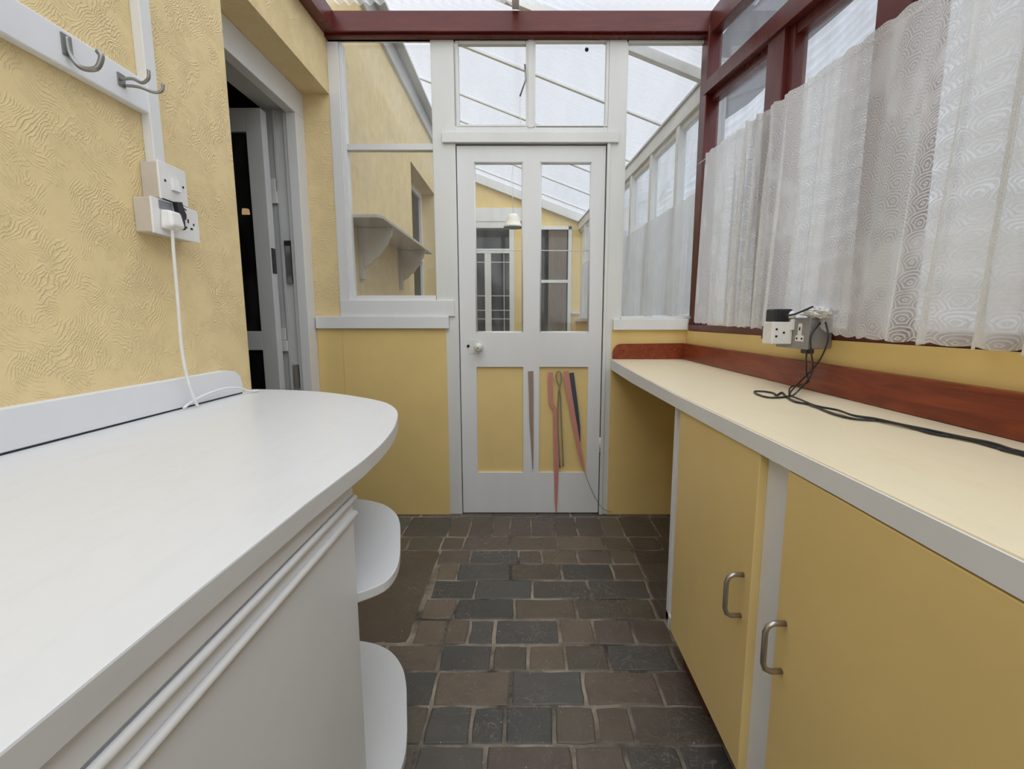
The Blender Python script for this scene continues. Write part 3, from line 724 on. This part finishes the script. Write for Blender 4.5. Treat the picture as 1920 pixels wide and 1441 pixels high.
# double socket
so = thing('double_socket', 'white double wall socket below the light switch', 'socket', (XL, 1.29, 1.35))
MB().box(XL, xf-.006, 1.212, 1.372, 1.312, 1.397).build('back_box', 'beige_plastic', so, .003)
MB().box(xf-.006, xf, 1.208, 1.376, 1.309, 1.398).build('face_plate', 'white_plastic', so, .002)
MB().box(xf-.001, xf+.002, 1.232, 1.276, 1.374, 1.395).build('rocker', 'grey_switch', so)
for yy, zz, a, b in ((1.333, 1.362, .0025, .005), (1.322, 1.343, .0045, .0025), (1.344, 1.343, .0045, .0025), (1.354, 1.356, .0025, .003)):
    MB().box(xf-.001, xf+.0008, yy-a, yy+a, zz-b, zz+b).build('pin_hole', 'dark_hole', so)
# black tab keyed over the plates
m = MB().prism([(xf+.001, 1.278, 1.400), (xf+.001, 1.300, 1.404), (xf+.001, 1.304, 1.388), (xf+.001, 1.312, 1.374), (xf+.001, 1.310, 1.362), (xf+.001, 1.304, 1.358), (xf+.001, 1.303, 1.332), (xf+.001, 1.296, 1.352), (xf+.001, 1.284, 1.372)], (.012, 0, 0))
m.tube([(xf+.006, 1.20+.04, 1.399), (xf+.006, 1.29, 1.398), (xf+.006, 1.322, 1.388)], .0018, 6, smooth=False)
tag(m.build('black_clip', 'black_plastic', None, .001), 'small black plastic clip hooked between light switch and double socket', 'clip')
# plug and flex
pg = thing('mains_plug', 'white plug in the left outlet of the double socket, its flex down to the worktop', 'plug', (xf, 1.25, 1.34))
m = MB().hexa([(xf, 1.228, 1.322), (xf, 1.284, 1.322), (xf, 1.280, 1.373), (xf, 1.232, 1.373)], [(xf+.032, 1.232, 1.330), (xf+.032, 1.278, 1.330), (xf+.026, 1.274, 1.370), (xf+.026, 1.236, 1.370)])
m.build('plug_body', 'white_plastic', pg, .007, 3)
e = onX(362, 752, -.955)
fl = [(xf+.014, 1.252, 1.328), (-.922, 1.256, 1.27), (-.928, 1.262, 1.15), (-.935, 1.268, 1.02), (-.935, 1.278, .93), (-.93, 1.290, .872), (-.928, 1.298, .8495)]
MB().tube(fl, .0042, 10).build('flex', 'white_plastic', pg)
fx = [(-.944, 1.265, ZT+.0045), (-.944, 1.30, ZT+.016), (-.943, 1.36, ZT+.028), (-.94, 1.44, ZT+.034), (-.935, 1.505, ZT+.026), (-.93, 1.555, ZT+.008), (-.92, 1.59, ZT+.0045)]
m = MB().tube(fx, .0035, 8); tag(m.build('loose_flex', 'white_plastic'), 'loose white flex arching over the corner of the white worktop', 'cable')

# ------------------------------------------------------------------ sockets on the right wall
gs = thing('metal_socket', 'grey metal clad double socket on the low wall under the curtain', 'socket', (XR, 1.38, 1.06))
xg = .800
MB().box(xg+.004, XR, 1.316, 1.476, 1.010, 1.096).build('back_box', 'grey_metal', gs, .004)
MB().box(xg, xg+.004, 1.312, 1.480, 1.008, 1.098).build('face_plate', 'grey_metal', gs, .001)
m = MB().prism([(xg-.001, y, z) for y, z in ((1.374, 1.030), (1.334, 1.030), (1.334, 1.046), (1.346, 1.048), (1.346, 1.078), (1.350, 1.082), (1.360, 1.082), (1.364, 1.078), (1.364, 1.048), (1.374, 1.046))], (.002, 0, 0))
m.build('outlet_insert', 'white_plastic', gs)
for yy, zz, a, b in ((1.355, 1.066, .003, .005), (1.342, 1.038, .003, .003), (1.366, 1.038, .003, .003)):
    MB().box(xg-.0018, xg, yy-a, yy+a, zz-b, zz+b).build('pin_hole', 'dark_hole', gs)
MB().box(xg-.010, xg+.001, 1.384, 1.412, 1.062, 1.094).build('rocker', 'white_plastic', gs, .002)
xa = .738
ad = thing('socket_adaptor', 'white block adaptor plugged into the grey metal socket', 'adaptor', (xa, 1.42, 1.05))
m = MB().prism([(xg, 1.452, 1.020), (xa+.006, 1.452, 1.020), (xa, 1.444, 1.020), (xa, 1.392, 1.020), (xg, 1.392, 1.020)], (0, 0, .066)); m.build('body', 'white_plastic', ad, .003)
for yy, zz in ((xa+.014, 1.064), (xa+.014, 1.043), (xa+.036, 1.054)):
    MB().box(yy-.003, yy+.003, 1.3908, 1.392, zz-.003, zz+.003).build('pin_hole', 'dark_hole', ad)
m = MB().box(xa+.008, xa+.06, 1.394, 1.45, 1.0865, 1.124); tag(m.build('power_adaptor', 'black_plastic', None, .004), 'black power adaptor sitting on top of the white block adaptor', 'adaptor')
m = MB().box(xa+.010, xa+.045, 1.4525, 1.475, 1.032, 1.074); tag(m.build('black_plug', 'black_plastic', None, .004), 'black plug in the far side of the white block adaptor', 'plug')
m = MB().lathe([(.0, 0), (.011, .001), (.012, .012), (.008, .020), (.001, .024)], (xg-.004, 1.398, 1.096), (0, 0, 1), 16); tag(m.build('cable_gland', 'white_plastic'), 'small white knob on top of the grey metal socket', 'knob')
# black cables
m = MB()
m.box(xg+.004, xg+.026, 1.322, 1.352, .996, 1.010)
def cpath(pts): return [Vector(p) for p in pts]
k0 = onZ(1484, 742, ZC+.004)
c1 = [(xg+.014, 1.338, 1.000), (xg+.010, 1.330, .975), (xg+.012, 1.328, .940), (xg+.020, 1.330, .912), (xg-.01, 1.36, .895), (k0[0], k0[1]+.01, ZC+.005)]
c2 = [(xg+.03, 1.29, 1.085), (xg+.025, 1.265, 1.045), (xg+.02, 1.27, 1.005), (xg+.02, 1.30, .965), (xg+.01, 1.335, .925), (k0[0]+.01, k0[1]+.015, ZC+.02), (k0[0]-.004, k0[1]+.005, ZC+.004)]
c3 = [(xg+.03, 1.31, 1.085), (xg+.004, 1.306, 1.05), (xg+.002, 1.30, 1.01), (xg+.01, 1.298, .965), (xg+.006, 1.302, .93), (k0[0]+.02, k0[1]+.0, ZC+.022), (k0[0]+.002, k0[1]+.0, ZC+.004)]
def counter_path(pxs, dz=.0035): return [onZ(x, y, ZC+dz) for x, y in pxs]
lpA = counter_path([(1484, 741), (1465, 744), (1440, 744), (1420, 738), (1415, 733), (1432, 733), (1450, 736), (1456, 740), (1466, 735), (1474, 742), (1490, 752), (1520, 758), (1560, 774), (1600, 784), (1650, 788), (1700, 798), (1750, 812), (1810, 822), (1870, 838), (1925, 853)])
lpB = counter_path([(1484, 742), (1500, 748), (1530, 760), (1570, 768), (1600, 778), (1640, 784), (1690, 795), (1740, 805), (1800, 818), (1860, 830), (1900, 843), (1930, 850)], .0065)
for nm, pth, lab in (('black_cable', c1, None), ('black_cable', c2, None)):
    pass
lpA = lpA+[(.80, .40, ZC+.0035), (.79, .0, ZC+.0035), (.80, -.6, ZC+.0035)]; lpB = lpB+[(.79, .42, ZC+.0065), (.80, .05, ZC+.0035), (.785, -.6, ZC+.0035)]
cb = thing('black_cable', 'thin black cable looping down from the grey socket and lying along the counter', 'cable', (xg, 1.33, .9), 'black cables from the grey socket')
MB().tube(c1, .0022, 8).build('drop', 'black_plastic', cb); MB().tube(lpA, .0026, 8).build('run', 'black_plastic', cb)
MB().box(xg+.004, xg+.026, 1.322, 1.352, .996, 1.009).build('connector', 'black_plastic', cb, .002)
cb2 = thing('black_cable', 'second black cable crossing in front of the upstand, twisted with the first on the counter', 'cable', (xg, 1.30, .9), 'black cables from the grey socket')
MB().tube(c2, .0022, 8).build('drop', 'black_plastic', cb2); MB().tube(c3, .0022, 8).build('second_drop', 'black_plastic', cb2); MB().tube(lpB, .0026, 8).build('run', 'black_plastic', cb2)
# bunched white bag beside the adaptor
bm = bmesh.new(); bmesh.ops.create_icosphere(bm, subdivisions=5, radius=1)
for v in bm.verts:
    n_ = mnoise.noise(v.co*2.1)*.35+mnoise.noise(v.co*5)*.16+abs(mnoise.noise(v.co*3.3+Vector((4, 4, 4))))*.3
    v.co *= (.80+n_)
    v.co = Vector((.828+v.co.x*.030, 1.322+v.co.y*.062, 1.112+v.co.z*.017))
for f in bm.faces: f.smooth = True
b_ = MB(); b_.bm.free(); b_.bm = bm
tag(b_.build('crumpled_bag', 'white_laminate'), 'crumpled white plastic bag stuffed behind the curtain hem above the grey socket', 'bag')
m = MB().tube([(xa+.03, 1.386, 1.104), (xa+.04, 1.35, 1.108), (xa+.06, 1.30, 1.128)], .0028, 8); ml = m.build('lead', 'black_plastic'); ml.parent = bpy.data.objects['power_adaptor']

# ------------------------------------------------------------------ house door, standing open
d2 = frame_thing('door_2', 'white house door standing open in the deep yellow reveal', (-1.2, 2.3, 0))
XD = -1.115
m = MB(); m.box(XD-.05, XD, 1.65, YB, 2.095, 2.215); m.box(XD-.05, XD, 2.418, YB, 0, 2.095); m.box(XD-.05, XD, 1.65, 1.73, 0, 2.095)
m.build('door_frame', 'white_gloss', d2, .003)
m = MB(); m.box(XD-.17, XD-.051, 2.440, YB, 0, 2.114); m.box(XD-.17, XD-.051, 1.65, YB, 2.115, 2.215); m.box(XD-.066, XD-.051, 2.424, 2.439, 0, 2.11); m.box(XD-.12, XD-.105, 2.428, 2.439, 0, 2.11)
m.build('door_lining', 'white_grey', d2, .001)
for z in (1.72, .98):
    m = MB().box(XD-.150, XD-.125, 2.426, 2.440, z+.01, z+.07); m.box(XD-.146, XD-.120, 2.420, 2.438, z-.05, z+.008); m.build('hinge', 'white_gloss', d2, .002)
MB().box(XD-.098, XD-.070, 2.424, 2.440, 1.28, 1.48).build('strike_plate', 'steel', d2); MB().box(XD-.100, XD-.068, 2.422, 2.441, 1.465, 1.49).build('keep', 'black_plastic', d2)
MB().box(XD-.098, XD-.070, 2.424, 2.440, .74, .86).build('strike_plate', 'steel', d2)
LY0, LY1, LX1, LX0 = 2.325, 2.375, -1.235, -2.0
LZ1 = 2.075
m = MB(); s_ = .075
m.box(LX1-s_, LX1, LY0, LY1, .02, LZ1); m.box(LX0, LX0+s_, LY0, LY1, .02, LZ1)
m.box(LX0+s_, LX1-s_, LY0, LY1, 1.97, LZ1); m.box(LX0+s_, LX1-s_, LY0, LY1, .02, .20); m.box(LX0+s_, LX1-s_, LY0, LY1, .943, 1.037)
lf = m.build('door_leaf', 'white_grey', d2, .002)
MB().box(LX0+s_, LX1-s_, LY0+.016, LY0+.024, 1.037, 1.97).build('pane', 'glass_dim', d2)
MB().box(LX0+s_, LX1-s_, LY0+.016, LY0+.024, .20, .943).build('lower_pane', 'glass_dim', d2)
MB().box(LX1, LX1+.004, LY0+.008, LY1-.010, 1.32, 1.44).build('lock_plate', 'black_plastic', d2)
MB().box(LX1-.006, LX1+.012, LY0-.004, LY1+.02, .02, LZ1-.004).build('weather_strip', 'white_gloss', d2) if False else None
# room beyond it, the unlit darkness put into its surface colours
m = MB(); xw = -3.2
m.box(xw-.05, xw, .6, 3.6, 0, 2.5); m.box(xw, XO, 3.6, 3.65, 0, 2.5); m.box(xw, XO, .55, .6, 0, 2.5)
ST(m, 'wall_inner', 'house_dark', 'walls of the house room, coloured near black for its darkness')
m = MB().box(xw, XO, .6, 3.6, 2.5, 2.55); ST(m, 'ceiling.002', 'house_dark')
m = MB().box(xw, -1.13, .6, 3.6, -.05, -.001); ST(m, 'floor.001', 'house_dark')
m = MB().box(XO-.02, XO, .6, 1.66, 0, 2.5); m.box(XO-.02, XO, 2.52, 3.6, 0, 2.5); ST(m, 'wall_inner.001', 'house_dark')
lm = thing('reflected_glow', 'small warm glow and ledge, added behind the house door glass to stand for a reflection', 'lamp', (-2.0, 3.5, 1.6))
nn = N('reflection_emitter'); em = nn.n('ShaderNodeEmission'); em.inputs[0].default_value = (1, .62, .32, 1); em.inputs[1].default_value = 3.5; nn.done(em.outputs[0])  # emitting spot added to imitate the warm reflection in the door glass
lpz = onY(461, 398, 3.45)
MB().lathe([(.0, 0), (.022, 0), (.026, .02), (.022, .05), (.001, .052)], (lpz[0], 3.45, lpz[2]-.025), (0, 0, 1), 16).build('glow_spot', 'reflection_emitter', lm)
MB().box(lpz[0]-.45, lpz[0]+.06, 3.40, 3.60, lpz[2]-.045, lpz[2]-.025).build('ledge', 'tan_board', lm)  # brown strip of the same reflection, built as an added ledge

# ------------------------------------------------------------------ second room
def xr2(y): return 1.00-.068*(y-2.56)
m = MB(); y0, y1 = YB+.05, YE
m.hexa([(xr2(y0), y0, 0), (xr2(y0)+.1, y0, 0), (xr2(y0)+.1, y0, 1.08), (xr2(y0), y0, 1.08)], [(xr2(y1), y1, 0), (xr2(y1)+.1, y1, 0), (xr2(y1)+.1, y1, 1.08), (xr2(y1), y1, 1.08)])
ST(m, 'wall_right.001', 'yellow_paint', 'low outer wall of the second room')
w6 = frame_thing('window_6', 'row of white framed windows along the second room')
def rb(z0, z1, dx0=0, dx1=.06):
    return MB().hexa([(xr2(y0)+dx0, y0, z0), (xr2(y0)+dx1, y0, z0), (xr2(y0)+dx1, y0, z1), (xr2(y0)+dx0, y0, z1)], [(xr2(y1)+dx0, y1, z0), (xr2(y1)+dx1, y1, z0), (xr2(y1)+dx1, y1, z1), (xr2(y1)+dx0, y1, z1)])
rb(2.30, 2.395).build('top_plate', 'white_gloss', w6, .003); rb(2.265, 2.30, .02).build('head_rail', 'white_old', w6)
rb(2.395, 2.41, -.012).build('flashing_strip', 'white_grey', w6)
rb(1.08, 1.12, -.03).build('window_sill', 'white_gloss', w6, .003)
for i in range(8):
    yy = 2.62+.50*i
    if yy > YE-.08: continue
    x = xr2(yy); MB().box(x+.005, x+.055, yy-.03, yy+.03, 1.12, 2.30).build('mullion', 'white_gloss', w6, .003)
rb(1.12, 2.30, .035, .039).build('pane', 'glass_dusty', w6)
curtain('sheer_curtain', 'net_plain', 0, YB+.09, YE-.3, lambda y: 1.815, lambda y: 1.125, .006, .07, 'plain sheer half curtain along the windows of the room beyond', xf=lambda y: xr2(y)-.006, scallop=.0)
# end wall with opening for door and window kept simple: boards behind the openings
def e(px, py): p = onY(px, py, YE); return p[0], p[2]
zR = lambda x: roof2(x, 0)
xa_, za_ = e(955, 466)
m = MB(); m.prism([(-1.0, YE, 0), (.80, YE, 0), (.80, YE, zR(.80)-.02), (-1.0, YE, zR(-1.0)-.02)], (0, .1, 0))
ST(m, 'wall_end', 'yellow_paint', 'yellow gable wall at the far end of the second room')
m = MB().hexa([(-.98, YE-.06, zR(-.98)-.09), (-.98, YE, zR(-.98)-.09), (-.98, YE, zR(-.98)+.02), (-.98, YE-.06, zR(-.98)+.02)], [(.78, YE-.06, zR(.78)-.09), (.78, YE, zR(.78)-.09), (.78, YE, zR(.78)+.02), (.78, YE-.06, zR(.78)+.02)])
ST(m, 'trim_16', 'white_old', 'white rafter against the far yellow wall')
# french door and its head
d3 = frame_thing('door_3', 'white glazed garden door at the far end', (-.4, YE, 0))
xr_, ztop = e(964, 466); _, zh0 = e(930, 427); _, zh1 = e(930, 390); _, zh2 = e(930, 415); xg1, _ = e(955, 500)
MB().box(-.90, e(980, 400)[0], YE-.03, YE-.001, zh2, zh1).build('head_board', 'white_gloss', d3, .002)
MB().box(-.90, xr_, YE-.02, YE-.001, zh0+.0, zh2).build('head_lining', 'white_old', d3)
m = MB(); m.box(e(955, 440)[0], xr_, YE-.028, YE-.001, 0, zh0); m.box(-.90, -.86, YE-.028, YE-.001, 0, zh0); m.box(-.86, xg1, YE-.028, YE-.001, ztop-.06, ztop)
x2a, x2b = e(909, 500)[0], e(921, 500)[0]
m.box(x2a, x2b, YE-.026, YE-.001, 0, ztop-.06); m.box(-.86, xg1, YE-.026, YE-.001, 0, .18)
m.build('door_frame', 'white_old', d3, .002)
MB().box(-.86, xg1, YE-.012, YE-.002, .18, zh0).build('pane', 'window_dark', d3)
m = MB()
for px in (945,): x = e(px, 500)[0]; m.box(x-.004, x+.004, YE-.018, YE-.012, .18, ztop-.06)
for py in (491, 554, 581, 597):
    z = e(900, py)[1]; m.box(-.86, x2a, YE-.018, YE-.012, z-.004, z+.004); m.box(x2b, xg1, YE-.018, YE-.012, z-.004, z+.004)
m.build('leaded_bars', 'white_old', d3)
MB().box(x2b+.02, xg1-.02, YE-.0115, YE-.011, e(900, 600)[1], e(900, 540)[1]) if False else None
w7 = frame_thing('window_7', 'white sash window in the far yellow wall')
wx0, wz1 = e(985, 424); wx1, wz0 = e(1069, 640); zm = e(1000, 527)[1]; t_ = .045
m = MB(); m.box(wx0, wx0+t_, YE-.03, YE-.001, wz0, wz1); m.box(wx1-t_, wx1, YE-.03, YE-.001, wz0, wz1); m.box(wx0, wx1, YE-.03, YE-.001, wz1-t_, wz1)
m.box(wx0, wx1, YE-.03, YE-.001, wz0, wz0+t_); m.box(wx0, wx1, YE-.026, YE-.001, zm-.02, zm+.02); m.build('window_frame', 'white_gloss', w7, .002)
MB().box(wx0+t_, wx1-t_, YE-.01, YE-.003, wz0+t_, wz1-t_).build('pane', 'window_dark', w7)
m = MB().tube([(0, 0, 0), (0, 0, 1)], .01, 6); m.bm.free()
bmc = MB(); xs = [e(1028, 500)[0]+(e(1062, 500)[0]-e(1028, 500)[0])*i/40 for i in range(41)]
pp = [(x, YE-.016+.004*math.sin(i*1.3), wz0+t_) for i, x in enumerate(xs)]
bmc.prism(pp+[(x, YE-.0105, z) for x, y, z in pp[::-1]], (0, 0, wz1-wz0-2*t_))
tag(bmc.build('brown_curtain', 'curtain_brown'), 'brown curtain hanging in the far sash window', 'curtain')
xx, zz = e(1088, 585); MB().box(e(1070, 585)[0], .79, YE-.05, YE-.001, zz-.02, zz+.01).build('dado', 'white_old'); o = bpy.data.objects['dado']; o.name = 'trim_17'; o['kind'] = 'structure'
# side window in the house wall
w8 = frame_thing('window_8', 'white framed window deep in the house wall beyond')
m = MB(); xx = -1.12
m.box(xx-.05, xx, 4.22, 4.28, 1.05, 2.45); m.box(xx-.05, xx, 5.24, 5.30, 1.05, 2.45); m.box(xx-.05, xx, 4.28, 5.24, 2.39, 2.45); m.box(xx-.05, xx, 4.28, 5.24, 1.05, 1.12); m.box(xx-.05, xx, 4.70, 4.76, 1.12, 2.39); m.box(xx-.05, xx+.01, 4.28, 5.24, 1.72, 1.77)
m.build('window_frame', 'white_gloss', w8, .002); MB().box(xx-.03, xx-.026, 4.28, 5.24, 1.12, 2.39).build('pane', 'glass_dim', w8)
MB().box(XO-.3, XO-.27, 4.0, 5.5, .9, 2.6).build('dark_backing', 'house_dark', w8)  # near-black sheet set behind the window glass
m = MB().box(XL, XL+.02, 5.42, 5.52, 1.92, 2.06); tag(m.build('light_switch', 'white_plastic', None, .003), 'pale switch plate on the house wall past the deep window', 'light switch')
# shelf on the house wall
zs = 1.632; sf = thing('wall_shelf', 'cream wooden shelf on two shaped brackets, behind the left pane', 'shelf', (XL, 3.4, zs))
s1, s2 = onZ(722, 407, zs), onZ(812, 475, zs)
ys, xs_ = 2.565, -.760
MB().prism([(XL, ys, zs), (xs_-.02, ys, zs), (xs_, ys+.03, zs), (xs_, 3.95, zs), (XL, 3.95, zs)], (0, 0, .018)).build('board', 'bracket_cream', sf, .002)
def bracket(y):
    pr = [(XL+.028, zs-.012), (xs_-.02, zs-.012), (xs_-.022, zs-.05), (xs_-.035, zs-.062), (xs_-.05, zs-.10), (XL+.115, zs-.17), (XL+.09, zs-.185), (XL+.07, zs-.21), (XL+.028, zs-.235)]
    b = MB().prism([(x, y, z) for x, z in pr], (0, .018, 0)).build('bracket', 'bracket_cream', sf, .001)
    m = MB().box(XL, XL+.028, y-.010, y+.028, zs-.30, zs); m.box(XL+.028, xs_-.01, y-.006, y+.024, zs-.014, zs-.001); m.build('rail', 'bracket_cream', b, .003)
bracket(2.83); bracket(3.72)
# pendant lamp
YP = 4.75; pc = onY(962, 414, YP)
pl = thing('pendant_lamp', 'white conical pendant lamp hanging on a cord beyond the door glass', 'lamp', (pc[0], YP, pc[2]+.06))
rw = 17.5/FPX*YP
MB().lathe([(rw, -.062), (rw*.985, -.045), (rw*.83, -.035), (rw*.72, .005), (rw*.58, .045), (rw*.42, .066), (.014, .072), (.010, .069), (rw*.38, .062), (rw*.55, .041), (rw*.69, .003), (rw*.8, -.036), (rw*.96, -.048), (rw*.975, -.062)], pc, (0, 0, 1), 36).build('lamp_shade', 'shade_cream', pl)
ctop = roof2(pc[0], YP)
MB().tube([(pc[0], YP, pc[2]+.07), (pc[0], YP, ctop-.0)], .003, 6, smooth=False).build('cord', 'white_plastic', pl)
MB().tube([(pc[0]-.004, YP-.006, pc[2]+.22), (pc[0]-.02, YP-.006, pc[2]+.32), (pc[0]-.004, YP-.006, pc[2]+.52), (pc[0]-.03, YP-.006, pc[2]+.60)], .0028, 6).build('cord_loop', 'white_plastic', pl)
MB().tube([(pc[0]-.03, YP-.006, pc[2]+.58), (pc[0]+.02, YP-.006, pc[2]+.66)], .007, 8, smooth=False).build('cord_grip', 'black_plastic', pl)

# ------------------------------------------------------------------ outside on the right
m = MB().box(-8, 12, -8, 16, -.25, -.09); ST(m, 'ground', 'white_grey', 'grey yard outside')
bm = bmesh.new(); n_ = 200; prev = None
for i in range(n_+1):        # boards lapped along the slope
    t = i/n_; off = .035*abs(math.sin(math.pi*t*20))
    x, z = 2.2+2.3*t+off*.88, .6+4.85*t-off*.42
    cur = [bm.verts.new((x+.05*math.sin(y*.9), y, z+.06*math.sin(y*2.1+t*3))) for y in [-4+k*.5 for k in range(40)]]
    if prev:
        for k in range(39): bm.faces.new((prev[k], prev[k+1], cur[k+1], cur[k])).smooth = True
    prev = cur
b_ = MB(); b_.bm.free(); b_.bm = bm
o = b_.build('neighbour_roof', 'white_ribbed'); o.modifiers.new('t', 'SOLIDIFY').thickness = .02
tag(o, 'white ribbed roof of the building next door, seen above the net curtain', 'roof')
m = MB().box(2.25, 2.6, -4, 15.4, -.09, .62)
o = m.build('neighbour_wall', 'white_ribbed'); tag(o, 'pale rendered wall of the building next door', 'wall')
m = MB().box(5.2, 8.0, 2.5, 14, -.09, 8.5)
paint('slate_grey', (.20, .21, .23), .6)
tag(m.build('neighbour_house', 'slate_grey'), 'tall grey house beyond the white ribbed roof', 'house')
